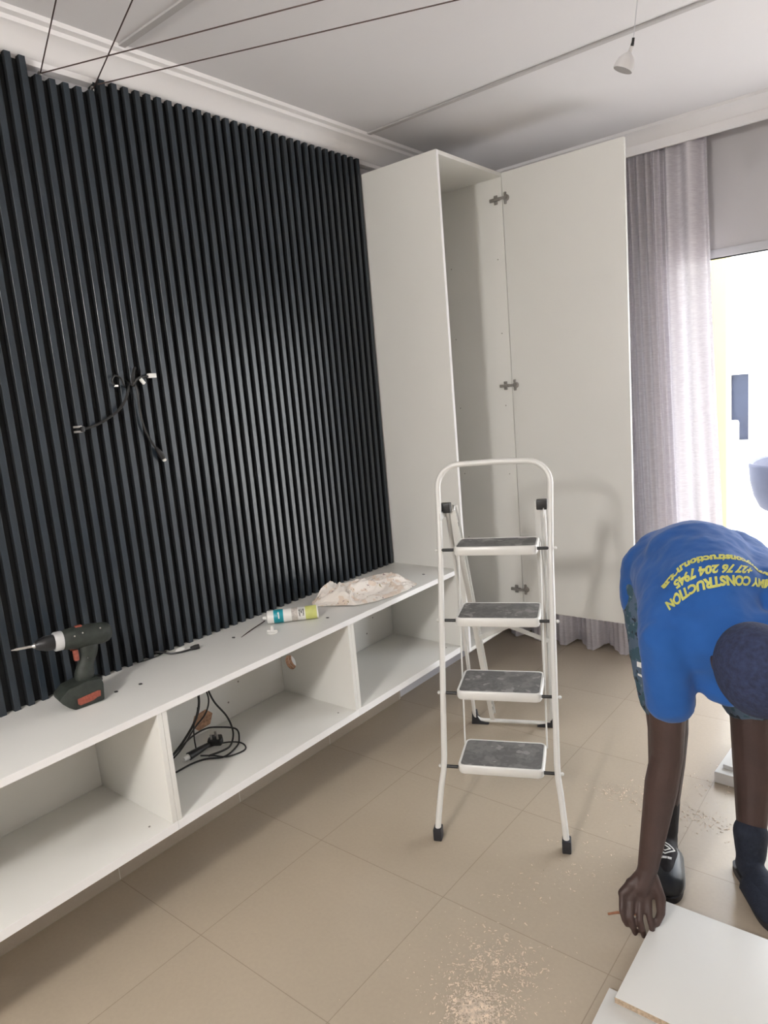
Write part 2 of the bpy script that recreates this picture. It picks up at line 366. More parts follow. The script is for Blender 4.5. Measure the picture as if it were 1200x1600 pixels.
# ================================================================== WHITE BENCH
ZT, TT, ZB0, TB = .694, .021, .318, .026
BX = .400
t_ = MB(); t_.box(0.0, BX, -1.60, 2.4665, ZT - TT, ZT, .0012)
bt = t_.build('worktop', M['board']); MB().box(BX, BX + .001, -1.60, 2.466, ZT - TT + .0005, ZT - .0005).build('edge_highlight_tape', M['edge'], bt); tag(bt, 'long white bench top running under the black slats', 'worktop')  # whiter tape strip gives the worktop front a painted highlight
def cap(mb, p, n, r=.0035):
    q = Vector(n).to_track_quat('Z', 'Y').to_matrix().to_4x4(); q.translation = Vector(p); mb.lathe([(r, 0), (r, .0012), (r * .6, .0016)], 12, q)
b = MB()
for q in [(.152, 1.422), (.316, 1.723), (.306, 2.34), (.194, .954), (.211, 1.023)]: b.lathe([(.0065, .0), (.0065, .0010)], 12, Matrix.Translation((q[0], q[1], ZT + .0002)) @ Matrix.Diagonal((1, .8, 1, 1)))
b.build('screw_hole', M['black'], bt); tag(bpy.data.objects['screw_hole'], kind='stuff')

def holed_panel(mb, x0, x1, z0, z1, y0, y1, cx, cz, r, n=40):
    """vertical panel in the xz plane, thickness y0..y1, with a round cut-out"""
    outer = []
    for j in range(n):
        t = 2 * PI * j / n; dx, dz = math.cos(t), math.sin(t)
        ts = []
        if dx > 1e-9: ts.append((x1 - cx) / dx)
        if dx < -1e-9: ts.append((x0 - cx) / dx)
        if dz > 1e-9: ts.append((z1 - cz) / dz)
        if dz < -1e-9: ts.append((z0 - cz) / dz)
        k = min(t for t in ts); outer.append((cx + dx * k, cz + dz * k))
    # snap nearest points to the corners
    for c in ((x0, z0), (x0, z1), (x1, z0), (x1, z1)):
        j = min(range(n), key=lambda i: (outer[i][0] - c[0]) ** 2 + (outer[i][1] - c[1]) ** 2); outer[j] = c
    inner = [(cx + r * math.cos(2 * PI * j / n), cz + r * math.sin(2 * PI * j / n)) for j in range(n)]
    vs = [(p[0], y0, p[1]) for p in outer] + [(p[0], y0, p[1]) for p in inner] + [(p[0], y1, p[1]) for p in outer] + [(p[0], y1, p[1]) for p in inner]
    fs = []
    for j in range(n):
        k = (j + 1) % n
        fs += [(j, k, n + k, n + j), (2 * n + j, 3 * n + j, 3 * n + k, 2 * n + k), (j, 2 * n + j, 2 * n + k, k)]
    mb.mi = 0; mb.add(vs, fs); mb.mi = 1
    mb.add(vs, [(n + j, n + (j + 1) % n, 3 * n + (j + 1) % n, 3 * n + j) for j in range(n)]); mb.mi = 0
labels = ['open white bench unit nearest the camera, empty and cut off by the photo edge',
          'open white bench unit holding the heap of black cables',
          'empty open white bench unit between the cable unit and the tall cabinet']
ys = [(-.02, .967), (.967, 1.7535), (1.7535, 2.4665)]
for i, (ya, yb) in enumerate(ys):
    u = empty('bench_unit', (0, ya, ZB0)); tag(u, labels[i], 'shelf unit', 'open units under the white bench top')
    L = yb - ya; H = ZT - TT - ZB0; tk = .0155
    bp_ = MB().box(.002, BX - .001, .0003, L - .0003, 0, TB, .001).build('bottom_panel', M['board'], u)
    MB().box(BX - .001, BX, .0003, L - .0003, .0004, TB - .0004).build('edge_highlight_tape', M['edge'], bp_)  # edge highlight painted as a whiter tape strip
    MB().box(.002, .018, .0003 + tk, L - .0003 - tk, TB, H, .0005).build('back_panel', M['board'], u)
    sp = MB(); 
    if i == 2: holed_panel(sp, .002, BX - .002, TB, H, .0004, tk, .072, .472 - ZB0, .029)
    else: sp.box(.002, BX - .002, .0004, tk, TB, H, .0008)
    sp.build('side_panel', [M['board'], M['chip']], u, angle=30)
    sp = MB()
    if i == 1: holed_panel(sp, .002, BX - .002, TB, H, L - tk, L - .0004, .072, .472 - ZB0, .029)
    else: sp.box(.002, BX - .002, L - tk, L - .0004, TB, H, .0008)
    sp.build('side_panel', [M['board'], M['chip']], u, angle=30)
    if i == 1: tag(MB().prism([(-.03, -.025), (.02, -.03), (.045, -.005), (.03, .03), (-.02, .035), (-.045, .01)], 0, .0015, Matrix.Translation((.0185, .375, .070)) @ Matrix.Rotation(-PI / 2, 4, 'Z')).build('rough_cutout', M['chip'], u), 'rough brown patch showing in the back panel')
    c = MB()
    for fy, fz in ((.52, .62), (.55, .25), (.62, .42)): cap(c, (.018, L * (fy + .08 * i), H * fz), (1, 0, 0), .0035)
    cap(c, (BX - .05, L - .06, TB), (0, 0, 1), .003)
    o = c.build('screw_cap', M['nickel'], u); tag(o, kind='stuff')

# ================================================================== TALL CABINET
CX, CY0, CY1, CZ0, CZ1, tk = .432, 2.468, 2.999, .316, 2.405, .016
cb = empty('tall_cabinet', (0, CY0, CZ0)); tag(cb, 'tall white cabinet at the end of the bench with its door swung open', 'cabinet')
D = CY1 - CY0; H = CZ1 - CZ0
sp_ = MB().box(.0, CX - .001, 0, tk, 0, H, .0012).build('side_panel', M['board'], cb); MB().box(CX - .001, CX, 0.0004, tk - .0004, .0004, H - .0004).build('edge_highlight_tape', M['edge'], sp_)  # whiter tape paints the bright line down the front edge
MB().box(.0, CX, D - tk, D, 0, H, .0012).build('side_panel', M['board'], cb)
MB().box(.0, CX, tk, D - tk, H - tk, H, .0012).build('top_panel', M['board'], cb)
MB().box(.0, CX, tk, D - tk, 0, tk, .0012).build('bottom_panel', M['board'], cb)
MB().box(.002, .008, tk, D - tk, tk, H - tk).build('back_panel', M['board'], cb)
c = MB()
for z in (2.038, 1.706, 1.370, 1.040, .71):
    for x in (.139, .395): cap(c, (x, D - tk, z - CZ0), (0, -1, 0), .0028)
o = c.build('shelf_pin_hole', M['nickel'], cb); tag(o, kind='stuff')
DZ0 = .356
dr = MB().box(CX + .002, .988, D - .014, D + .004, DZ0 - CZ0, H, .0012).build('door', M['board'], cb)
for z in (2.295, 1.463, .462):
    hz = z - CZ0; x = CX
    h = MB()
    # cup with flange on the door
    h.box(x + .010, x + .023, D - .020, D - .0142, hz - .026, hz + .026, .004)
    h.lathe([(.014, 0), (.014, .008), (.011, .011)], 20, Matrix.Translation((x + .022, D - .0142, hz)) @ Matrix.Rotation(PI / 2, 4, 'X'))
    # arm
    h.box(x - .010, x + .014, D - tk - .016, D - tk - .012, hz - .006, hz + .006, .001)
    h.box(x - .058, x - .008, D - tk - .015, D - tk - .004, hz - .007, hz + .007, .002)
    hg = h.build('hinge', M['nickel'], cb)
    m_ = MB(); m_.box(x - .040, x - .022, D - tk - .006, D - tk - .0002, hz - .020, hz + .020, .003); cap(m_, (x - .031, D - tk - .006, hz + .014), (0, -1, 0), .004); cap(m_, (x - .031, D - tk - .006, hz - .014), (0, -1, 0), .004)
    cap(m_, (x - .048, D - tk - .015, hz), (0, -1, 0), .004)
    m_.build('mounting_plate', M['nickel'], hg)

# ================================================================== CURTAIN
NX, NZ = 460, 40
vs = []; fs = []
def folds(s):
    # phase increases so that folds near the opening are broader
    return 2 * PI * (9.6 * s - 2.4 * s * s)
for j in range(NZ + 1):
    v = j / NZ; z = 2.488 + (0.012 - 2.488) * v
    xr = 1.172 + .085 * v ** 1.3; amp = .014 + .028 * min(1, v * 1.2)
    for i in range(NX + 1):
        s = i / NX; ph = folds(s)
        x = .012 + (xr - .012) * s + .012 * math.sin(ph * 1.0 + 1.1 + 1.2 * v) * min(1, s * 20) * min(1, (1 - s) * 30)
        xs = .012 + 1.16 * s; w1 = max(0, min(1, (.985 - xs) / .05)); w2 = 1 - w1
        fine = math.sin(2 * PI * xs / .0285 + 1.3 * math.sin(9 * xs)); broad = math.sin(2 * PI * (xs - .95) / .082 + .9 * v)
        lo = amp * (1 if xs < .6 else .45 + .55 * v)
        y = 3.500 + lo * math.sin(ph + .55 * math.sin(2.2 * v + 5 * s)) + .012 * v * math.sin(7 * s + 2 * v) + .0145 * w1 * (1 - .6 * v) * fine + .027 * w2 * (1 - .3 * v) * broad
        y = min(y, 3.578)
        vs.append((x, y, z + .010 * v ** 8 * math.sin(ph)))
for j in range(NZ):
    for i in range(NX): a = j * (NX + 1) + i; fs.append((a, a + 1, a + NX + 2, a + NX + 1))
cu = MB().add(vs, fs).build('curtain', M['curtain'], angle=180)
tag(cu, 'sheer pale grey floor length curtain hanging beside the bright patio opening', 'curtain')

# ================================================================== STEP LADDER (local axes: e across, d back, z up)
ld = empty('step_ladder', (.771, 1.687, 0), math.atan2(.3905, .9206)); tag(ld, 'white four step folding ladder with grey treads standing before the cabinet', 'ladder')
def bent(ptsL):
    return ptsL
# front hoop
hoop = [(.000, -.008, .03), (.004, .004, .08), (.014, .035, .17), (.021, .056, .215), (.023, .068, .26)] 
left = [Vector(p) for p in hoop] + [Vector((.0225, .25, .925)), Vector((.0175, .300, 1.11))]
arc = []
Rr = .075
for k in range(0, 9):
    t = PI / 2 * k / 8
    s_ = Rr * (1 - math.cos(t)); h_ = Rr * math.sin(t)
    arc.append(Vector((.0165 + s_, .308 + .27 * h_ * .95, 1.140 + h_ + .010 * 0)))
right = [Vector((.4165 - p.x + .0 , p.y, p.z)) for p in reversed(left)]
arc2 = [Vector((.4165 - p.x, p.y, p.z)) for p in reversed(arc)]
path = left + arc + [Vector((.21, arc[-1].y + .002, arc[-1].z + .003))] + arc2 + right
MB().sweep(path, .0105, 14, sq=(1.0, .95, (0, 1, 0))).build('front_frame', M['ladder'], ld, angle=60)
for x, s_ in ((0, 1), (.4165, -1)):
    MB().box(x - .014, x + .014, -.024, .014, 0, .042, .004, mtx=Matrix.Rotation(0, 4, 'X')).build('rubber_foot', M['rubber'], ld)
# steps
def rrect(x0, x1, y0, y1, r, n=5):
    o = []
    for cx, cy, a in ((x1 - r, y1 - r, 0), (x0 + r, y1 - r, PI / 2), (x0 + r, y0 + r, PI), (x1 - r, y0 + r, 1.5 * PI)):
        for k in range(n + 1): t = a + PI / 2 * k / n; o.append((cx + r * math.cos(t), cy + r * math.sin(t)))
    return o
stp = [(.235, .055, .185), (.470, .119, .190), (.705, .186, .180), (.940, .240, .145)]
for zi, d0, dp in stp:
    x0, x1 = .068, .352
    rings = [(0.003, -.030), (0, -.024), (0, -.004), (.003, 0), (.008, 0.0), (.009, -.003)]
    b = MB(); vs = []; fs = []; base = None
    for ins, dz in rings:
        rr = rrect(x0 + ins, x1 - ins, d0 + ins, d0 + dp - ins, max(.004, .022 - ins)); vs += [(p[0], p[1], zi + dz) for p in rr]; n = len(rr)
    for k in range(len(rings) - 1):
        for j in range(n): fs.append((k * n + j, k * n + (j + 1) % n, (k + 1) * n + (j + 1) % n, (k + 1) * n + j))
    fs.append(tuple(range(n - 1, -1, -1))); fs.append(tuple((len(rings) - 1) * n + j for j in range(n)))
    b.add(vs, fs); st = b.build('step', M['ladder'], ld, angle=50)
    b = MB(); rr = rrect(x0 + .0095, x1 - .0095, d0 + .0095, d0 + dp - .0095, .014)
    n = len(rr); vs = [(p[0], p[1], zi - .0029) for p in rr] + [(p[0], p[1], zi - .0005) for p in rr]
    b.add(vs, [(j, (j + 1) % n, n + (j + 1) % n, n + j) for j in range(n)] + [tuple(range(n, 2 * n))])
    mt = b.build('tread_mat', M['mat'], st, angle=30); tag(mt, 'dusty grey rubber mat')
    zr = zi - .010; dd = .25 * (zi / .925) - .0015
    dd = d0 + .008
    for xa, xb in ((.028, .069), (.351, .390)):
        MB().sweep([(xa, dd, zr), (xb, dd, zr)], .0055, 10).build('step_pin', M['black'], st)
    for xr_ in (.008, .409):
        b = MB(); b.ball((xr_, dd, zr), .006, seg=10); b.build('rivet', M['ladder'], st)
# rear frame
Lr = [(.040, .330, 1.055), (.030, .480, .78), (.012, .700, .28), (.004, .800, .055)]
cor = [(.004 + .035 * (1 - math.cos(t)), .800 + .012 * math.sin(t), .055 - .04 * math.sin(t)) for t in (PI / 8, PI / 4, 3 * PI / 8, PI / 2)]
Rl = [(.396 - p[0] + .0, p[1], p[2]) for p in reversed(Lr)]; cr2 = [(.396 - .0 - p[0], p[1], p[2]) for p in reversed(cor)]
Lr2 = [(p[0] + .0, p[1], p[2]) for p in Lr]
Rfix = [(.372, .330, 1.055), (.366, .480, .78), (.346, .700, .28), (.336, .800, .055)]
crf = [(.336 - .035 * (1 - math.cos(t)), .800 + .012 * math.sin(t), .055 - .04 * math.sin(t)) for t in (PI / 8, PI / 4, 3 * PI / 8, PI / 2)]
MB().sweep(Lr + cor + list(reversed(crf)) + list(reversed(Rfix)), .0088, 12, sq=(1, .9, (0, 1, 0))).build('rear_frame', M['ladder'], ld, angle=60)
for xc, s_ in ((.004, 1), (.336, -1)):
    b = MB(); b.prism([(-.014 * s_, .0), (.062 * s_, .0), (.052 * s_, .010), (.026 * s_, .016), (.014 * s_, .034), (.010 * s_, .060), (-.010 * s_, .060)], -.014, .014, Matrix.Translation((xc, .812, 0)), .002)
    b.build('rubber_foot', M['rubber'], ld)
for xa, xb in ((.062, .088), (.352, .322)):
    # channel bar: web plus two flanges, with slot holes
    a = Vector((xa, .345, 1.06)); c = Vector((xb, .790, .045)); dv = c - a; Ln = dv.length
    q = dv.to_track_quat('Z', 'Y').to_matrix().to_4x4(); q.translation = a
    b = MB(); b.box(-.0015, .0015, -.018, .018, 0, Ln, .0006, mtx=q); b.box(-.010, .010, -.0195, -.017, 0, Ln, .0006, mtx=q); b.box(-.010, .010, .017, .0195, 0, Ln, .0006, mtx=q)
    bar = b.build('rear_channel', M['ladder'], ld)
    for zz in (.075, Ln - .05, Ln - .085):
        b = MB(); b.lathe([(.0075, -.0045), (.0075, .0045)], 14, q @ Matrix.Translation((0, 0, zz)) @ Matrix.Diagonal((1, 1, 1.5, 1)) @ Matrix.Rotation(PI / 2, 4, 'Y'))
        b.build('slot', M['rubber'], bar)
for xa in (.024, .378):
    s_ = 1 if xa < .2 else -1
    b = MB(); b.box(-.016, .020, -.016, .016, -.016, .018, .004, mtx=Matrix.Translation((xa + .012 * s_, .322, 1.064))); b.build('hinge_cap', M['black'], ld)
    b = MB(); b.box(xa + .004 * s_ - .002, xa + .004 * s_ + .002, .262, .345, 1.03, 1.055, .0015, mtx=None); b.build('hinge_plate', M['ladder'], ld)
# tie rods linking the steps
for xe in (.0665, .3535):
    pts = [(xe, .350, .928), (xe, .335, .80), (xe, .300, .69), (xe, .262, .455), (xe, .225, .222)]
    MB().sweep(pts, .003, 8).build('tie_rod', M['ladder'], ld)
# cross brace between rear bars
for s_ in (1, -1):
    a = Vector((.207, .552, .548)); c = Vector((.207 - .145 * s_, .600, .472)); dv = c - a
    q = dv.to_track_quat('Z', 'Y').to_matrix().to_4x4(); q.translation = a
    MB().box(-.0015, .0015, -.0085, .0085, -.004, dv.length, .001, mtx=q).build('brace', M['ladder'], ld)

# ================================================================== WIRES AND LAMP
hooks = [(.012, 1.105, 2.437), (.012, 1.262, 2.437)]
rightw = [((4.45, -.52, 2.45), (4.55, 3.02, 2.45)), ((4.45, -.25, 2.45), (4.55, 3.27, 2.45))]
wl = ['dark tension wire from the left hook running toward the camera side', 'dark tension wire from the left hook running across the ceiling, upper of the two',
      'dark tension wire from the right hook running toward the camera side', 'dark tension wire from the right hook running across the ceiling, lower of the two']
for i, h in enumerate(hooks):
    e = empty('wall_hook', h); tag(e, ['small silver wall hook at the left end of the notch in the slats', 'small silver wall hook at the right end of the notch in the slats'][i], 'hook', 'hooks for the tension wires')
    MB().sweep(smoothpath([(-.012, 0, -.016), (.006, 0, -.016), (.018, 0, -.008), (.022, 0, .004), (.014, 0, .010), (.006, 0, .004)], 6), .0022, 8).build('hook', M['steel'], e)
    MB().lathe([(.007, 0), (.007, .003), (.004, .005)], 14, Matrix.Translation((-.012, 0, -.016)) @ Matrix.Rotation(PI / 2, 4, 'Y')).build('screw_plate', M['steel'], e)
    for k in range(2):
        a = Vector(h) + Vector((.02, 0, .002)); c = Vector(rightw[i][k])
        if i == 1 and k == 1: a = Vector((.052, 1.268, 2.447))
        w = MB().sweep([a, c], .0018, 8).build('tension_wire', M['wire']); tag(w, wl[i * 2 + k], 'wire', 'tension wires under the ceiling')
# spot lamp on its cord
lp = empty('spot_lamp', (1.352, 1.975, 2.262)); tag(lp, 'small white reflector spot lamp hanging from a thin cord below the ceiling', 'lamp')
ax = (Vector((.09, -.03, .20))).normalized()
ax = (Vector((.042, .010, .09))).normalized()
q = ax.to_track_quat('Z', 'Y').to_matrix().to_4x4()
MB().lathe([(.0245, -.010), (.0252, -.006), (.0245, .003), (.0215, .013), (.0155, .022), (.009, .028), (.0052, .032), (.0048, .046), (.0001, .047)], 28, q).build('lamp_shade', M['bulb'], lp)
MB().lathe([(.0001, .010), (.010, .008), (.018, .001), (.0225, -.0085), (.0246, -.0103)], 28, q).build('reflector', M['bulbin'], lp)
tp = ax * .044
MB().sweep(smoothpath([tp, tp + Vector((.004, -.003, .008)), tp + Vector((.007, -.006, .018))], 5), [.0042] * 5 + [.0036] * 6, 8).build('lamp_socket', M['black'], lp)
MB().sweep([tp + Vector((.007, -.006, .016)), Vector((1.425, 1.900, 2.45)) - Vector((1.352, 1.975, 2.262))], .0012, 6).build('cord', M['frame'], lp)
# lit ceiling lamp behind the photographer (its light draws the soft shadows in the bench)
gl = empty('pendant_lamp', (1.42, -1.25, 2.08)); tag(gl, 'white round pendant lamp behind the photographer', 'lamp')
gm = bpy.data.materials.new('lit_lamp_glass'); gm.use_nodes = True; gb = gm.node_tree.nodes['Principled BSDF']; gb.inputs['Emission Color'].default_value = (1, .97, .93, 1); gb.inputs['Emission Strength'].default_value = 245
MB().ball((0, 0, 0), .13, seg=32).build('globe', gm, gl)
MB().sweep([(0, 0, .13), (0, 0, .46)], .004, 8).build('cord', M['black'], gl)
MB().lathe([(.04, .118), (.04, .14), (.008, .15)], 20).build('lamp_cap', M['steel'], gl)

# ================================================================== CORDLESS DRILL
dl = empty('cordless_drill', (.176, .862, ZT), math.atan2(-.985, -.17)); tag(dl, 'dark cordless drill standing on its battery at the near end of the bench', 'drill')
# battery foot
b = MB(); b.prism([(-.050, .002), (.030, 0), (.046, .012), (.062, .030), (.064, .044), (.040, .064), (-.010, .072), (-.050, .066), (-.054, .050)], -.036, .036, bev=.004)
b.build('battery', M['drill'], dl)
for s_ in (1, -1):
    b = MB(); b.prism([(-.040, .018), (-.030, .018), (-.020, .013), (.016, .010), (.022, .016), (.022, .030), (-.034, .036), (-.042, .034)], .0365 * s_, .0375 * s_, bev=0)
    lb = b.build('battery_label', M['orange'], dl); tag(lb, 'worn orange label')
b = MB(); b.box(-.060, -.048, -.014, .014, .052, .064, .003); b.build('battery_latch', M['black'], dl)
b = MB(); b.sweep(smoothpath([(-.012, 0, .064), (-.022, 0, .10), (-.036, 0, .135), (-.040, 0, .165)], 6), [.0235 + .003 * math.sin(i * .5) for i in range(19)], 16, sq=(1.0, .82, (1, 0, 0))); b.build('handle', M['drill'], dl)
T5 = Matrix.Translation((-.025, 0, .190)) @ Matrix.Rotation(math.radians(-5), 4, 'Y') @ Matrix.Rotation(PI / 2, 4, 'Y')
MB().lathe([(.001, -.082), (.018, -.080), (.026, -.072), (.030, -.058), (.0315, -.020), (.031, .020), (.028, .044), (.025, .052)], 28, T5).build('motor_housing', M['drill'], dl)
MB().lathe([(.0255, .051), (.0265, .053), (.0265, .070), (.0250, .073)], 28, T5).build('torque_collar', M['collar'], dl)
MB().lathe([(.0205, .073), (.0215, .078), (.0205, .096), (.0150, .112), (.0105, .120)], 20, T5).build('chuck', M['black'], dl)
MB().lathe([(.0075, .118), (.008, .122), (.0045, .127), (.0038, .130), (.0038, .165), (.002, .172), (.0015, .178)], 12, T5).build('driver_bit', M['steel'], dl)
MB().box(-.010, .004, -.007, .007, .126, .158, .004).build('trigger', M['red'], dl)
MB().box(-.014, .004, -.026, -.016, .152, .160, .002).build('direction_switch', M['red'], dl)
MB().box(-.030, -.012, -.008, .008, .217, .2235, .002).build('gear_switch', M['orange'], dl)
b = MB()
for (x, z) in ((.000, .205), (-.022, .208), (-.020, .190), (-.070, .208), (-.030, .13)):
    cap(b, (x, .0, z), (0, -1, 0), .0022)
for i in range(len(b.v)): b.v[i] = (b.v[i][0], b.v[i][1] + .0305 * 1.0 if b.v[i][2] > .17 else b.v[i][1] + .0165, b.v[i][2])
o = b.build('housing_screw', M['steel'], dl); tag(o, kind='stuff')

# ================================================================== SEALANT CARTRIDGE
ca = Vector((.156, 1.572, .7195)); cbv = Vector((.286, 1.710, .7195)); dv = cbv - ca
ct = empty('sealant_cartridge', ca, math.atan2(dv.y, dv.x)); tag(ct, 'white sealant cartridge with teal and lime bands lying on the bench', 'cartridge')
Rx = Matrix.Rotation(PI / 2, 4, 'Y'); LN = .188
MB().lathe([(.006, -.012), (.0065, 0), (.010, .002), (.0225, .005), (.0242, .009), (.0242, LN - .003), (.0252, LN - .002), (.0252, LN), (.022, LN), (.022, LN - .008), (.0001, LN - .008)], 32, Rx).build('tube', M['plastic'], ct)
t_ = MB().lathe([(.02435, .028), (.02455, .0285), (.02455, .062), (.02435, .0625)], 32, Rx).build('teal_band', M['teal'], ct)
MB().lathe([(.02435, .142), (.0246, .143), (.0246, .182), (.02435, .183)], 32, Rx).build('lime_band', M['lime'], ct)
b = MB()
def wrap(b, s, size, x0, ang0, R, rotate):
    vs, fs = textmesh(s, size, .0006 * size / .01)
    out = []
    for v in vs:
        if rotate: ax_, c_ = x0 - v.y, v.x
        else: ax_, c_ = x0 + v.x, v.y
        t = ang0 + (c_ / R if not rotate else -c_ / R * 1)
        out.append(Vector((ax_, -R * math.cos(t), R * math.sin(t))))
    b.add(out, fs)
b = MB(); wrap(b, 'silicone', .0085, .048, .95, .0248, True); b.build('band_lettering', M['whiteink'], ct, smooth=False)
MB().lathe([(.02435, .092), (.0245, .0925), (.0245, .114), (.02435, .1145)], 32, Rx).build('grey_patch', M['greylabel'], ct)
b = MB()
for s_, x in (('NEUTRAL', .123), ('CURE', .130), ('SEALANT', .137)): wrap(b, s_, .0065, x, 1.0, .0247, True)
b.build('lettering', M['ink'], ct, smooth=False)
# nozzle cap
nc = empty('nozzle_cap', (.243, 1.520, ZT), .5); tag(nc, 'small white plastic nozzle cap lying in front of the sealant cartridge', 'cap')
MB().lathe([(.019, 0), (.020, .002), (.019, .004), (.006, .0045), (.0055, .018), (.0035, .024), (.0035, .017), (.001, .017)], 20).build('cap_body', M['plastic'], nc)
MB().box(-.019, .019, -.0025, .0025, .003, .010, .001).build('rib', M['plastic'], nc)
w = MB().sweep(smoothpath([(.178, 1.436, ZT + .0015), (.166, 1.472, ZT + .002), (.150, 1.52, ZT + .003), (.132, 1.580, ZT + .004), (.126, 1.586, ZT + .004), (.130, 1.574, ZT + .0035), (.152, 1.50, ZT + .002), (.172, 1.45, ZT + .0015)], 6), .0011, 6).build('bent_wire', M['wire'])
tag(w, 'thin bent piece of wire lying on the bench beside the cartridge', 'wire')

# ================================================================== RAG
def ragz(s, t):
    e = min(1, 9 * s * 1.0) * min(1, 7 * (1 - s)) * min(1, 5 * t) * min(1, 5 * (1 - t))
    rd = lambda x: (1 - abs(math.sin(x))) ** 1.5
    f = rd(5.5 * s + 1.8 * math.sin(5 * t + 2 * s)) * .020 + rd(8.5 * t - 4 * s + 1.6 * math.sin(9 * s)) * .013 + rd(13 * s + 9 * t + 1.2 * math.sin(11 * t)) * .007 + rd(21 * t - 15 * s) * .003
    f = f * 1.35 + .004 * rd(37 * s + 11 * math.sin(6 * t)) + .003 * rd(41 * t - 23 * s)
    return .003 + e * (f + .020 * math.exp(-((s - .30) / .22) ** 2 - ((t - .5) / .35) ** 2))
# four sides of the heap on the bench (near-left, far-left, far-right, near-right)
A = [Vector((.170, 1.800)), Vector((.300, 1.862)), Vector((.345, 1.90)), Vector((.392, 2.06)), Vector((.375, 2.20))]
B = [Vector((.135, 1.830)), Vector((.085, 1.94)), Vector((.070, 2.05)), Vector((.125, 2.20)), Vector((.285, 2.245))]
def along(L, t):
    k = min(int(t * (len(L) - 1)), len(L) - 2); return L[k].lerp(L[k + 1], t * (len(L) - 1) - k)
vs = []; fs = []; NX, NY = 150, 100
for j in range(NY + 1):
    for i in range(NX + 1):
        s = i / NX; t = j / NY; a = along(A, s); c = along(B, s); p = a.lerp(c, t)
        wob = .007 * math.sin(23 * s + 5 * t) + .004 * math.sin(47 * s)
        edge = (t - .5) * 2
        p = p + Vector((math.sin(31 * t + 3 * s) * .006 * (1 - s), 0)) + Vector((-.3, 1)).normalized() * 0 - Vector((1, -.2)) * wob * edge * .6
        p.x = max(.053, min(.396, p.x))
        vs.append((p.x, p.y, ZT + ragz(s, t)))
for j in range(NY):
    for i in range(NX): a = j * (NX + 1) + i; fs.append((a, a + 1, a + NX + 2, a + NX + 1))
rg = MB().add(vs, fs).build('cloth_rag', M['rag'], angle=180); sm = rg.modifiers.new('solid', 'SOLIDIFY'); sm.thickness = .0018; sm.offset = 1
tag(rg, 'crumpled cream printed cloth heaped on the bench against the slats', 'cloth')

# ================================================================== CABLES
def plug_uk(par, q):
    b = MB(); b.prism([(-.024, -.018), (.022, -.018), (.026, .0), (.018, .020), (-.018, .020), (-.026, .0)], -.011, .011, q, .004); p = b.build('plug', M['black'], par)
    for (x, z, w) in ((-.011, -.008, .003), (.011, -.008, .003), (0, .010, .004)):
        b = MB(); b.box(x - w, x + w, -.030, -.010, z - .0022, z + .0022, .0006, mtx=q); b.build('pin', M['steel'], p)
    return p
cz = ZB0 + TB + .004
pc = empty('power_cable', (.14, 1.22, cz)); tag(pc, 'heap of coiled black power cable with its plug in the middle bench unit', 'cable', 'cables inside the bench')
def rel(pts, o): return [Vector(p) - Vector(o) for p in pts]
O = (.14, 1.22, cz)
c1 = [(.060, 1.325, .672), (.09, 1.325, .60), (.10, 1.326, .536), (.10, 1.346, .476), (.10, 1.385, .412), (.11, 1.395, .372), (.150, 1.370, cz + .008), (.194, 1.323, cz + .004), (.203, 1.289, cz + .004), (.189, 1.234, cz + .005)]
c2 = [(.100, 1.120, cz + .002), (.120, 1.165, .384), (.094, 1.243, .392), (.088, 1.304, .392), (.113, 1.340, .388), (.150, 1.385, .370), (.19, 1.362, cz + .002), (.218, 1.324, cz), (.232, 1.265, cz), (.19, 1.223, cz), (.173, 1.18, cz), (.172, 1.126, cz), (.170, 1.05, cz)]
c3 = [(.150, 1.24, cz + .016), (.165, 1.318, cz + .006), (.205, 1.350, cz + .003), (.239, 1.348, cz), (.259, 1.323, cz), (.241, 1.27, cz), (.200, 1.245, cz + .004), (.165, 1.22, cz + .006)]
for c_, r in ((c1, .0034), (c2, .0030), (c3, .0026)): MB().sweep(smoothpath(rel(c_, O), 8), r, 8).build('cable', M['cable'], pc)
plug_uk(pc, Matrix.Translation((.012, .075, .022)) @ Matrix.Rotation(math.radians(35), 4, 'Z') @ Matrix.Rotation(math.radians(-80), 4, 'X'))
b = MB(); b.sweep([Vector((.004, -.030, .012)), Vector((.004, .008, .014)), Vector((.008, .05, .018))], [.013, .011, .0075], 12, sq=(1, 1.2, (0, 0, 1))); b.build('cable_socket', M['black'], pc)
b = MB(); b.sweep([Vector((.006, -.052, .012)), Vector((.004, -.032, .012))], [.008, .010], 12); o = b.build('socket_face', M['plastic'], pc); tag(o, 'white end of the socket')
o2 = (.05, 1.20, .50)
tc_ = empty('twin_cable', o2); tag(tc_, 'pair of straight black cables dropping from the bench top behind the heap', 'cable', 'cables inside the bench')
for pts, r in (([(.055, 1.285, .672), (.09, 1.286, .60), (.10, 1.286, .540), (.10, 1.284, .495), (.10, 1.266, .452), (.10, 1.23, .414), (.10, 1.175, .375), (.10, 1.11, cz), (.10, 1.03, cz)], .0042), ([(.055, 1.305, .672), (.10, 1.309, .60), (.11, 1.311, .544), (.11, 1.317, .495), (.11, 1.296, .455), (.108, 1.25, .425), (.112, 1.18, .375), (.118, 1.10, cz + .001)], .0027), ([(.108, 1.272, .490), (.11, 1.266, .475), (.11, 1.246, .432), (.112, 1.240, .39), (.114, 1.240, cz + .003)], .0025)):
    MB().sweep(smoothpath(rel(pts, o2), 8), r, 8).build('cable', M['cable'], tc_)
bc = empty('short_cable', (.06, 1.20, ZT)); tag(bc, 'short black cable with a plug end lying on the bench against the slats', 'cable')
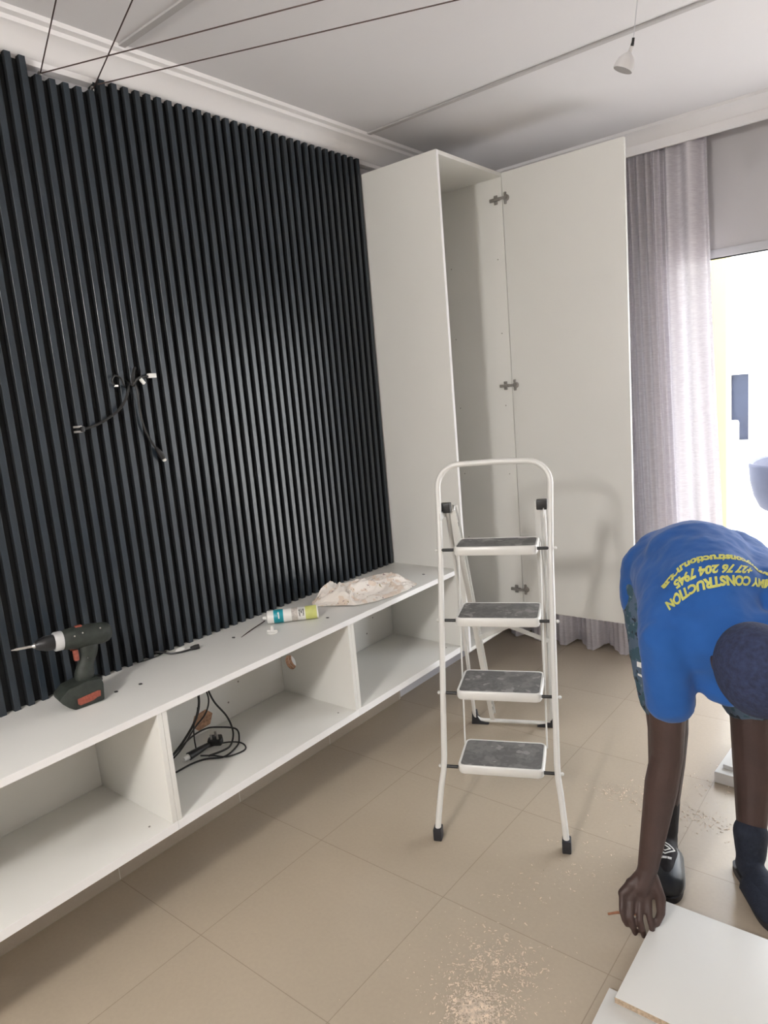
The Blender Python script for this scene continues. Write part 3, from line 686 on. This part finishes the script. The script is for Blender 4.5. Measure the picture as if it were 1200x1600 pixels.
MB().sweep(smoothpath(rel([(.040, 1.185, ZT + .012), (.056, 1.20, ZT + .010), (.085, 1.215, ZT + .004), (.108, 1.245, ZT + .004), (.120, 1.275, ZT + .006)], (.06, 1.20, ZT)), 8), .0033, 8).build('cable', M['cable'], bc)
MB().sweep(smoothpath(rel([(.045, 1.115, ZT + .002), (.058, 1.15, ZT + .003), (.060, 1.19, ZT + .004), (.054, 1.22, ZT + .006)], (.06, 1.20, ZT)), 6), .0016, 6).build('thin_lead', M['cable'], bc)
b = MB(); b.sweep(rel([(.118, 1.270, ZT + .008), (.124, 1.284, ZT + .009), (.129, 1.296, ZT + .009)], (.06, 1.20, ZT)), [.0065, .0085, .008], 12); b.build('plug', M['black'], bc)
sc_ = MB().lathe([(.0001, .004), (.004, .005), (.009, .003), (.012, 0)], 10, Matrix.Translation((.070, 1.262, ZT)) @ Matrix.Diagonal((1, 1.6, 1.2, 1))).build('paper_scrap', M['plastic'])
tag(sc_, 'tiny crumpled white scrap behind the short cable on the bench', 'scrap')

def wcable(name, pts, r, label, ends=()):
    o = Vector(pts[0]); e = empty(name, o); tag(e, label, 'cable', 'loose cables on the slat wall')
    MB().sweep(smoothpath(rel(pts, o), 8), r, 8).build('cable', M['cable'], e)
    return e, o
e, o = wcable('television_cable', [(.030, 1.232, 1.585), (.060, 1.218, 1.565), (.064, 1.200, 1.530), (.062, 1.170, 1.497), (.060, 1.115, 1.468), (.060, 1.070, 1.455), (.060, 1.045, 1.452)], .0042, 'loose black cable curving down left across the slats to a bare pale connector')
for dz in (.008, -.006): MB().box(-.012, .014, -.002, .002, -.003, .003, .001, mtx=Matrix.Translation(Vector((.060, 1.034, 1.452 + dz)) - o) @ Matrix.Rotation(PI / 2, 4, 'Z')).build('connector_prong', M['nickel'], e)
b = MB(); b.box(-.006, .006, -.006, .006, -.008, .008, .002, mtx=Matrix.Translation(Vector((.060, 1.048, 1.452)) - o)); b.build('connector', M['black'], e)
e, o = wcable('figure_eight_cable', [(.030, 1.236, 1.590), (.062, 1.245, 1.560), (.060, 1.246, 1.500), (.060, 1.252, 1.440), (.060, 1.268, 1.395), (.062, 1.286, 1.365)], .0036, 'loose black cable hanging down right across the slats to a black plug')
b = MB(); b.sweep([Vector(p) - o for p in ((.062, 1.283, 1.370), (.062, 1.296, 1.348), (.062, 1.304, 1.333))], [.006, .012, .010], 12, sq=(1, .8, (1, 0, 0))); b.build('plug', M['black'], e)
b = MB(); b.sweep([Vector(p) - o for p in ((.062, 1.303, 1.335), (.062, 1.309, 1.325))], [.0075, .0075], 12, sq=(1, .8, (1, 0, 0))); b.build('plug_face', M['plastic'], e)
e, o = wcable('aerial_cable', [(.030, 1.225, 1.590), (.058, 1.235, 1.572), (.064, 1.250, 1.590), (.062, 1.275, 1.596), (.062, 1.292, 1.596)], .0038, 'short black lead sticking out right from the slats with pale connectors')
MB().box(-.016, .012, -.006, .006, -.007, .007, .002, mtx=Matrix.Translation(Vector((.062, 1.306, 1.598)) - o) @ Matrix.Rotation(PI / 2, 4, 'Z')).build('connector', M['plastic'], e)
MB().box(-.013, .008, -.004, .004, -.005, .005, .002, mtx=Matrix.Translation(Vector((.064, 1.268, 1.580)) - o) @ Matrix.Rotation(PI / 2, 4, 'Z') @ Matrix.Rotation(.9, 4, 'Y')).build('connector', M['plastic'], e)
MB().sweep(smoothpath(rel([(.058, 1.235, 1.572), (.062, 1.238, 1.60), (.062, 1.244, 1.618), (.062, 1.250, 1.625)], o), 6), .0045, 8).build('stub', M['cable'], e)
e, o = wcable('looped_lead', [(.030, 1.228, 1.575), (.060, 1.205, 1.570), (.064, 1.195, 1.592), (.062, 1.178, 1.603), (.062, 1.165, 1.590), (.062, 1.170, 1.575), (.062, 1.182, 1.570)], .0030, 'short looped black lead on the left of the cable tangle on the slats')
MB().box(-.006, .006, -.003, .003, -.003, .003, .001, mtx=Matrix.Translation(Vector((.062, 1.176, 1.572)) - o) @ Matrix.Rotation(PI / 2, 4, 'Z')).build('connector', M['plastic'], e)

# ================================================================== BOARDS ON THE FLOOR
def board(name, x0, x1, y0, y1, z0, z1, rz, label, grp=None, em='rawedge'):
    e = empty(name, (x0, y0, z0), rz); tag(e, label, 'board', grp)
    MB().box(0, x1 - x0, 0, y1 - y0, 0, z1 - z0, .0006).build('melamine_face', M['board'], e)
    b = MB(); b.box(-.0008, x1 - x0 + .0008, -.0008, y1 - y0 + .0008, .0018, z1 - z0 - .0018); o = b.build('raw_edge', M[em], e, smooth=False)
    return e
board('melamine_board', 1.474, 2.05, 0.90, 1.41, 0.0005, .0165, math.radians(1.5), 'white melamine board on the floor, underneath the other at the bottom right', 'pair of white boards in the bottom right corner')
board('melamine_board', 1.489, 2.09, 1.374, 1.745, .0185, .0365, math.radians(.3), 'white melamine board on the floor, uppermost at the bottom right', 'pair of white boards in the bottom right corner')
board('melamine_offcut', 1.442, 1.90, 2.468, 2.80, 0.0005, .042, math.radians(-3), 'thick white board offcut on the floor behind the person, underneath', 'offcuts behind the person', 'edge')
board('melamine_offcut', 1.462, 1.85, 2.505, 2.76, .0425, .058, math.radians(-12), 'thin white board offcut resting on top of the thick one behind the person', 'offcuts behind the person', 'edge')

# ================================================================== WOOD SHAVINGS
b = MB(); rnd = random.Random(3)
def chips(cx, cy, sx, sy, n, smax):
    for _ in range(n):
        x = rnd.gauss(cx, sx); y = rnd.gauss(cy, sy); s = smax * rnd.uniform(.12, 1) ** 2 + .0008
        a = rnd.uniform(0, 2 * PI); q = Matrix.Translation((x, y, s * .22 + .0004)) @ Matrix.Rotation(a, 4, 'Z') @ Matrix.Rotation(rnd.uniform(-.25, .25), 4, 'X')
        l = s * rnd.uniform(.7, 1.8); h = s * .18
        b.add([q @ Vector(v) for v in ((-l, -s * .5, -h), (l, -s * .4, h), (l * .8, s * .5, -h), (-l * .9, s * .4, h), (0, 0, s * .22))], [(0, 1, 4), (1, 2, 4), (2, 3, 4), (3, 0, 4), (3, 2, 1, 0)])
chips(1.22, 1.20, .045, .035, 900, .0042); chips(1.20, 1.33, .06, .045, 420, .0042); chips(1.16, 1.30, .10, .10, 350, .0022)
chips(1.12, 1.60, .05, .09, 60, .0035); chips(1.22, 1.78, .04, .06, 50, .0035); chips(1.17, 2.22, .06, .03, 130, .0040); chips(1.28, 2.28, .05, .03, 150, .004)
chips(1.45, 2.22, .08, .03, 190, .0038); chips(1.38, 2.42, .10, .09, 120, .0030); chips(1.30, 1.95, .10, .08, 60, .003); chips(1.22, 1.17, .028, .022, 700, .003)
o = b.build('wood_shavings', M['shave'], smooth=False); tag(o, 'loose pale sawdust and wood shavings scattered over the tiles', 'sawdust', kind='stuff')

# ================================================================== PERSON
def organic(mb, name, m, vox, smooth=6, parent=None, disp=None):
    o = mb.build(name, m, parent, angle=180)
    r = o.modifiers.new('remesh', 'REMESH'); r.mode = 'VOXEL'; r.voxel_size = vox; r.use_smooth_shade = True
    s = o.modifiers.new('smooth', 'SMOOTH'); s.factor = .5; s.iterations = smooth
    if disp:
        t = bpy.data.textures.new(name + '_folds', 'CLOUDS'); t.noise_scale = disp[1]; t.noise_depth = 2
        d = o.modifiers.new('folds', 'DISPLACE'); d.texture = t; d.strength = disp[0]; d.mid_level = .5; d.texture_coords = 'LOCAL'
    return o
PO = Vector((1.52, 1.92, 0))
pe = empty('person', PO); tag(pe, 'person in a blue printed t-shirt bending forward, one hand reaching to the floor', 'person')
def L(p): return Vector(p) - PO
hipA, hipB = (1.398, 2.035, .835), (1.553, 2.15, .845)
kneeA, kneeB = (1.448, 1.930, .455), (1.640, 2.060, .480)
ankA, ankB = (1.414, 1.985, .085), (1.652, 2.005, .085)
shA, shB = (1.530, 1.680, .825), (1.800, 1.80, .835)
nck = (1.655, 1.715, .845)
elA, wrA = (1.516, 1.700, .505), (1.472, 1.668, .185)
elB, wrB = (1.872, 1.70, .56), (1.845, 1.60, .33)
hd = Vector((1.730, 1.622, .822))
b = MB()
b.limb([L(hipA), L(kneeA), L((1.432, 1.965, .33)), L(ankA)], [.082, .056, .052, .034], 18)
b.limb([L(hipB), L(kneeB), L((1.648, 2.050, .33)), L(ankB)], [.082, .056, .054, .034], 18)
b.ball(L((1.479, 2.09, .85)), .12, (1, 1, .9))
b.limb([L((1.479, 2.09, .85)), L((1.55, 1.93, .89)), L(nck)], [.115, .110, .07], 18)
b.limb([L((1.530, 1.680, .805)), L((1.655, 1.715, .825)), L((1.80, 1.80, .81))], [.046, .048, .046], 16)
b.limb([L(nck), L(nck) * .45 + L(hd) * .55], [.055, .052], 16)
b.limb([L(shA), L(elA), L((1.503, 1.692, .42)), L(wrA)], [.052, .040, .042, .0265], 18)
b.limb([L(shB), L(elB), L(wrB)], [.052, .038, .026], 18)
# head: crown toward the camera, face toward the floor
hx = Vector((.16, -.23, -.18)).normalized()        # crown direction
hf = Vector((-.62, .25, -.78)); 
fwd = Vector((.50, -.50, -.70)); fdir = (Vector((.2, .1, -1)) - hx * Vector((.2, .1, -1)).dot(hx)).normalized()   # face direction
hs = hx.cross(fdir)
Rh = Matrix((hs, fdir, hx)).transposed()           # local x side, y face, z crown
def H(x, y, z): return L(hd) + Rh @ Vector((x, y, z))
b.ball(H(0, -.012, .02), .092, (.84, 1.02, 1.0), Rh, 28); b.ball(H(0, .02, -.035), .07, (.86, 1.0, 1.05), Rh, 24); b.ball(H(0, .045, -.085), .032, (1.1, .9, .8), Rh)
b.limb([H(0, .078, .0), H(0, .098, -.028)], [.009, .015], 12)                                    # nose
b.limb([H(-.022, .078, -.062), H(.022, .078, -.062)], [.009, .009], 10); b.limb([H(-.018, .076, -.074), H(.018, .076, -.074)], [.009, .009], 10)
for s_ in (-1, 1):
    b.ball(H(.076 * s_, 0, -.012), .024, (.35, .8, 1.15), Rh, 14); b.limb([H(.018 * s_, .076, .026), H(.045 * s_, .066, .026)], [.009, .007], 10)
# hand A: palm, four fingers, thumb
wv = Vector(wrA)
P = lambda x, y, z: L((x, y, z))
hdn = (Vector((1.452, 1.655, .135)) - wv).normalized()
# knuckle line goes from index (image right, near board) to little finger (image left)
kn = [Vector((1.476, 1.649, 0.112)), Vector((1.460, 1.634, 0.104)), Vector((1.440, 1.622, 0.108)), Vector((1.421, 1.616, 0.118))]
for k_ in kn: b.limb([L(wv.lerp(wv + Vector((0, 0, -.01)), 1)), L(k_)], [.021, .0125], 12)
b.limb([L(wrA), L(Vector((1.462, 1.644, 0.134)))], [.026, .022], 14)
for i in range(3): b.limb([L(kn[i].lerp(wv, .35)), L(kn[i + 1].lerp(wv, .35))], [.016, .016], 10)
fing = [
    [(1.476, 1.649, .112), (1.486, 1.627, .072), (1.494, 1.622, .046), (1.494, 1.626, .024)],
    [(1.460, 1.634, .104), (1.468, 1.608, .066), (1.475, 1.606, .040), (1.476, 1.612, .018)],
    [(1.440, 1.622, .108), (1.447, 1.598, .072), (1.455, 1.594, .046), (1.458, 1.600, .026)],
    [(1.421, 1.616, .118), (1.427, 1.592, .086), (1.434, 1.588, .064), (1.439, 1.594, .046)]]
fr = [(.0112, .0091, .0082, .0073), (.0112, .0091, .0082, .0073), (.0106, .0088, .0079, .0070), (.010, .0081, .0073, .0064)]
for f, r in zip(fing, fr): b.limb([L(p) for p in f], r, 12)
b.limb([L((1.482, 1.668, .155)), L((1.506, 1.658, .110)), L((1.510, 1.648, .076)), L((1.502, 1.636, .050))], [.018, .0145, .0112, .0092], 12)
# hand B
wb = Vector(wrB); kb = [wb + Vector((-.03, .0, -.075)), wb + Vector((-.01, -.012, -.082)), wb + Vector((.012, -.016, -.080)), wb + Vector((.032, -.014, -.072))]
for i, k_ in enumerate(kb):
    b.limb([L(wb), L(k_)], [.022, .013], 10); dz = (-.042, -.048, -.045, -.036)[i]
    b.limb([L(k_), L(k_ + Vector((.002, -.008, dz))), L(k_ + Vector((.004, .004, dz * 1.6))), L(k_ + Vector((.006, .018, dz * 2.0)))], [.0115, .0098, .0088, .0075], 10)
b.limb([L(wb + Vector((-.02, .01, -.02))), L(wb + Vector((-.05, .004, -.055))), L(wb + Vector((-.056, .002, -.09)))], [.017, .013, .010], 10)
body = organic(b, 'body', M['skin'], .0034, 3, pe)
# fingernails on the visible hand
# hair (close cropped, dark navy)
b = MB(); b.ball(H(0, -.016, .026), .104, (.85, 1.03, 1.0), Rh, 28)
hair = organic(b, 'hair', M['hair'], .006, 2, pe)
# shorts
b = MB()
b.ball(L((1.479, 2.085, .86)), .145, (1.05, 1.0, .85))
b.limb([L(hipA), L((1.418, 1.985, .66)), L((1.440, 1.950, .545))], [.112, .090, .080], 20)
b.limb([L(hipB), L((1.600, 2.10, .66)), L((1.632, 2.065, .545))], [.112, .088, .080], 20)
shorts = organic(b, 'shorts', M['shorts'], .007, 8, pe, (.010, .05))
# t-shirt
b = MB()
b.limb([L((1.462, 2.105, .875)), L((1.515, 1.99, .905)), L((1.585, 1.84, .895)), L((1.650, 1.722, .850))], [.155, .157, .135, .085], 24)
b.limb([L((1.400, 2.07, .905)), L((1.50, 1.84, .885)), L(shA)], [.105, .095, .070], 20)
b.limb([L((1.560, 2.17, .89)), L((1.70, 1.90, .87)), L(shB)], [.112, .100, .070], 20)
b.limb([L((1.375, 2.03, .90)), L((1.380, 2.025, .815))], [.085, .095], 20)
b.limb([L(shA), L((1.532, 1.678, .74)), L((1.532, 1.676, .668))], [.070, .062, .057], 20)
b.limb([L(shB), L((1.83, 1.765, .71)), L((1.835, 1.745, .665))], [.072, .068, .062], 20)
b.limb([L((1.50, 1.90, .80)), L((1.56, 1.80, .765)), L((1.62, 1.74, .75))], [.10, .09, .060], 18)     # cloth hanging from the chest
b.limb([L((1.54, 1.70, .825)), L((1.60, 1.715, .825)), L((1.655, 1.715, .835)), L((1.73, 1.75, .83)), L((1.80, 1.79, .82))], [.072, .085, .082, .075, .070], 18)
b.limb([L((1.56, 1.72, .77)), L((1.62, 1.72, .77))], [.06, .06], 18)
b.limb([L((1.600, 1.73, .75)), L((1.640, 1.70, .712)), L((1.665, 1.70, .705))], [.060, .035, .035], 14)
shirt = organic(b, 'shirt', M['shirt'], .0065, 10, pe, (.012, .07))
# socks and shoes
def shoe(par, heel, toe, w, m, sole=.014):
    h = Vector(heel); t = Vector(toe); dv = (t - h); Ln = dv.length; q = Matrix.Translation(h) @ Matrix.Rotation(math.atan2(dv.y, dv.x), 4, 'Z')
    return q, Ln
qA = Matrix.Translation(L((1.402, 2.035, 0))) @ Matrix.Rotation(math.atan2(-.235, .078), 4, 'Z')
qB = Matrix.Translation(L((1.622, 2.045, 0))) @ Matrix.Rotation(math.atan2(-.215, .140), 4, 'Z')
def legwear(q, ank, legtop, msock, name):
    b = MB(); b.limb([L(legtop), L(ank)], [.047, .041], 18)
    b.limb([q @ Vector((.045, 0, .055)), L(ank)], [.036, .040], 16)
    b.limb([q @ Vector((.035, 0, .040)), q @ Vector((.12, 0, .048)), q @ Vector((.20, 0, .030)), q @ Vector((.232, 0, .026))], [.034, .036, .030, .022], 18)
    b.limb([q @ Vector((.15, -.018, .028)), q @ Vector((.225, -.020, .024))], [.022, .018], 12); b.limb([q @ Vector((.15, .018, .028)), q @ Vector((.215, .022, .024))], [.022, .018], 12)
    return organic(b, 'sock', msock, .006, 5, pe)
sA = legwear(qA, ankA, (1.420, 1.975, .22), M['blacksock'], 'a'); sB = legwear(qB, ankB, (1.650, 2.008, .150), M['sock'], 'b')
def slide(q, m):
    # sandal sole and wide strap / closed toe
    b = MB(); vs = []
    out = [(-.012, 0), (-.004, -.026), (.03, -.034), (.10, -.033), (.17, -.043), (.23, -.040), (.262, -.022), (.268, 0), (.262, .022), (.23, .040), (.17, .045), (.10, .036), (.03, .034), (-.004, .026)]
    out = [(p.x, p.y) for p in smoothpath([Vector((a_[0], a_[1], 0)) for a_ in out] + [Vector((out[0][0], out[0][1], 0))], 5)][:-1]
    n = len(out); vs = [q @ Vector((p[0], p[1], 0.001)) for p in out] + [q @ Vector((p[0], p[1], .020)) for p in out]
    b.add(vs, [(i, (i + 1) % n, n + (i + 1) % n, n + i) for i in range(n)] + [tuple(range(n - 1, -1, -1)), tuple(range(n, 2 * n))])
    s_ = b.build('shoe_sole', M['rubber'], pe, angle=60)
    b = MB(); vs = []; fs = []; NA, NB = 14, 12
    for i in range(NA):
        x = .105 + .158 * i / (NA - 1); k = i / (NA - 1)
        wd = .047 * math.sqrt(max(0.02, 1 - max(0, (k - .45) / .55) ** 2.4)); ht = .074 - .030 * k - .022 * max(0, (k - .8) / .2)
        for j in range(NB + 1):
            t = PI * j / NB; vs.append(q @ Vector((x, -wd * math.cos(t), .016 + (ht - .016) * math.sin(t) ** .8)))
    for i in range(NA - 1):
        for j in range(NB): a = i * (NB + 1) + j; fs.append((a, a + 1, a + NB + 2, a + NB + 1))
    b.add(vs, fs); u = b.build('shoe_upper', m, pe, angle=180); sd_ = u.modifiers.new('thick', 'SOLIDIFY'); sd_.thickness = .003; sd_.offset = 1
    return u
uA = slide(qA, M['shoe']); uB = slide(qB, M['sock'])
def surf(o):
    bpy.context.view_layer.update()
    dg = bpy.context.evaluated_depsgraph_get(); ev = o.evaluated_get(dg); me = ev.to_mesh()
    t = BVHTree.FromPolygons([v.co.copy() for v in me.vertices], [tuple(p.vertices) for p in me.polygons]); ev.to_mesh_clear(); return t
def arcpos(pts, t):
    ls = [0]
    for i in range(len(pts) - 1): ls.append(ls[-1] + (pts[i + 1] - pts[i]).length)
    d = t * ls[-1]
    for i in range(len(pts) - 1):
        if d <= ls[i + 1] or i == len(pts) - 2: return pts[i].lerp(pts[i + 1], (d - ls[i]) / max(1e-6, ls[i + 1] - ls[i]))
LINES = [
    ('TOMMY CONSTRUCTION', [(1.769, 1.869, 0.94), (1.717, 1.848, 0.953), (1.674, 1.783, 0.974), (1.662, 1.772, 0.977), (1.623, 1.74, 0.978), (1.598, 1.728, 0.971), (1.569, 1.722, 0.955), (1.539, 1.719, 0.936), (1.52, 1.693, 0.913)],
     [(1.772, 1.829, 0.929), (1.72, 1.827, 0.939), (1.677, 1.767, 0.956), (1.667, 1.749, 0.958), (1.634, 1.724, 0.96), (1.61, 1.715, 0.953), (1.582, 1.71, 0.942), (1.554, 1.708, 0.918), (1.535, 1.675, 0.902)]),
    ('+27 76 204 7945', [(1.685, 1.841, 0.981), (1.65, 1.789, 0.999), (1.617, 1.763, 1.001), (1.576, 1.75, 0.994), (1.547, 1.741, 0.975), (1.528, 1.734, 0.955)],
     [(1.685, 1.809, 0.973), (1.654, 1.772, 0.984), (1.623, 1.749, 0.986), (1.588, 1.734, 0.978), (1.56, 1.727, 0.961), (1.54, 1.721, 0.944)]),
    ('tommyconstruction.net.za', [(1.735, 1.865, 0.957), (1.707, 1.875, 0.967), (1.677, 1.865, 0.989), (1.646, 1.826, 1.012), (1.6, 1.79, 1.017), (1.569, 1.778, 1.012), (1.54, 1.762, 0.995), (1.515, 1.75, 0.965), (1.495, 1.744, 0.939)],
     [(1.728, 1.848, 0.951), (1.703, 1.858, 0.963), (1.677, 1.845, 0.982), (1.65, 1.802, 1.004), (1.606, 1.771, 1.007), (1.578, 1.762, 1.002), (1.551, 1.75, 0.985), (1.527, 1.736, 0.958), (1.505, 1.73, 0.932)])]
T_sh = surf(shirt)
for body_, base, capl in LINES:
    base = [L(p) for p in base]; capl = [L(p) for p in capl]
    vs, fs = textmesh(body_, 1.0, .052)
    xa = min(v.x for v in vs); xb = max(v.x for v in vs); hh = .72
    out = []
    for v in vs:
        t = (v.x - xa) / (xb - xa); p = arcpos(base, t).lerp(arcpos(capl, t), v.y / hh)
        loc, nor, i_, d_ = T_sh.find_nearest(p); out.append(loc + nor * .0016)
    MB().add(out, fs).build('printed_text', M['yellow'], shirt, smooth=False)
T_so = surf(sA)
def decal(name, quads, m, par, tree, c, ux, uy, off=.0042):
    b = MB(); c = L(c); ux = Vector(ux).normalized(); uy = Vector(uy).normalized()
    vs = []; fs = []
    for q in quads:
        o = len(vs)
        for (x, y) in q:
            p = c + ux * x + uy * y; loc, nor, i_, d_ = tree.find_nearest(p); vs.append(loc + nor * off)
        fs.append(tuple(range(o, o + len(q))))
    b.add(vs, fs); return b.build(name, m, par, smooth=False)
def diamond(a, h, t):
    o = [(a, 0), (0, h), (-a, 0), (0, -h)]; k = 1 - t; i = [(x * k, y * k) for x, y in o]; out = []
    for j in range(4):
        j2 = (j + 1) % 4; n = 3
        for q in range(n):
            f0, f1 = q / n, (q + 1) / n; lp = lambda A, B, f: (A[0] + (B[0] - A[0]) * f, A[1] + (B[1] - A[1]) * f)
            out.append([lp(o[j], o[j2], f0), lp(o[j], o[j2], f1), lp(i[j], i[j2], f1), lp(i[j], i[j2], f0)])
    return out
lc = (1.442, 1.905, .078)
decal('diamond_logo', diamond(.030, .022, .22) + diamond(.015, .011, .35), M['whiteink'], sA, T_so, lc, (1, .3, 0), (-.3, 1, .2), .006)
decal('logo_bar', [[(-.018 + .012 * k, -.036), (-.007 + .012 * k, -.036), (-.007 + .012 * k, -.028), (-.018 + .012 * k, -.028)] for k in range(3)], M['whiteink'], sA, T_so, lc, (1, .3, 0), (-.3, 1, .2), .006)
T_st = surf(shorts)
decal('shorts_label', [[(-.012, -.008), (.012, -.008), (.012, .008), (-.012, .008)]], M['whiteink'], shorts, T_st, (1.383, 1.903, .648), (1, -.2, 0), (0, 0, 1), .002)
decal('shorts_stripe', [[(-.011, -.003), (.013, -.003), (.013, .003), (-.011, .003)]], M['whiteink'], shorts, T_st, (1.387, 1.903, .618), (1, -.2, 0), (0, 0, 1), .002)
st = MB().sweep([L((1.388, 1.594, .056)), L((1.412, 1.600, .067)), L((1.458, 1.614, .072))], [.003, .0036, .0036], 8).build('wooden_stick', M['stickm'], None)
st.location = PO; tag(st, 'short reddish brown stick held in the hand of the bending person', 'stick')
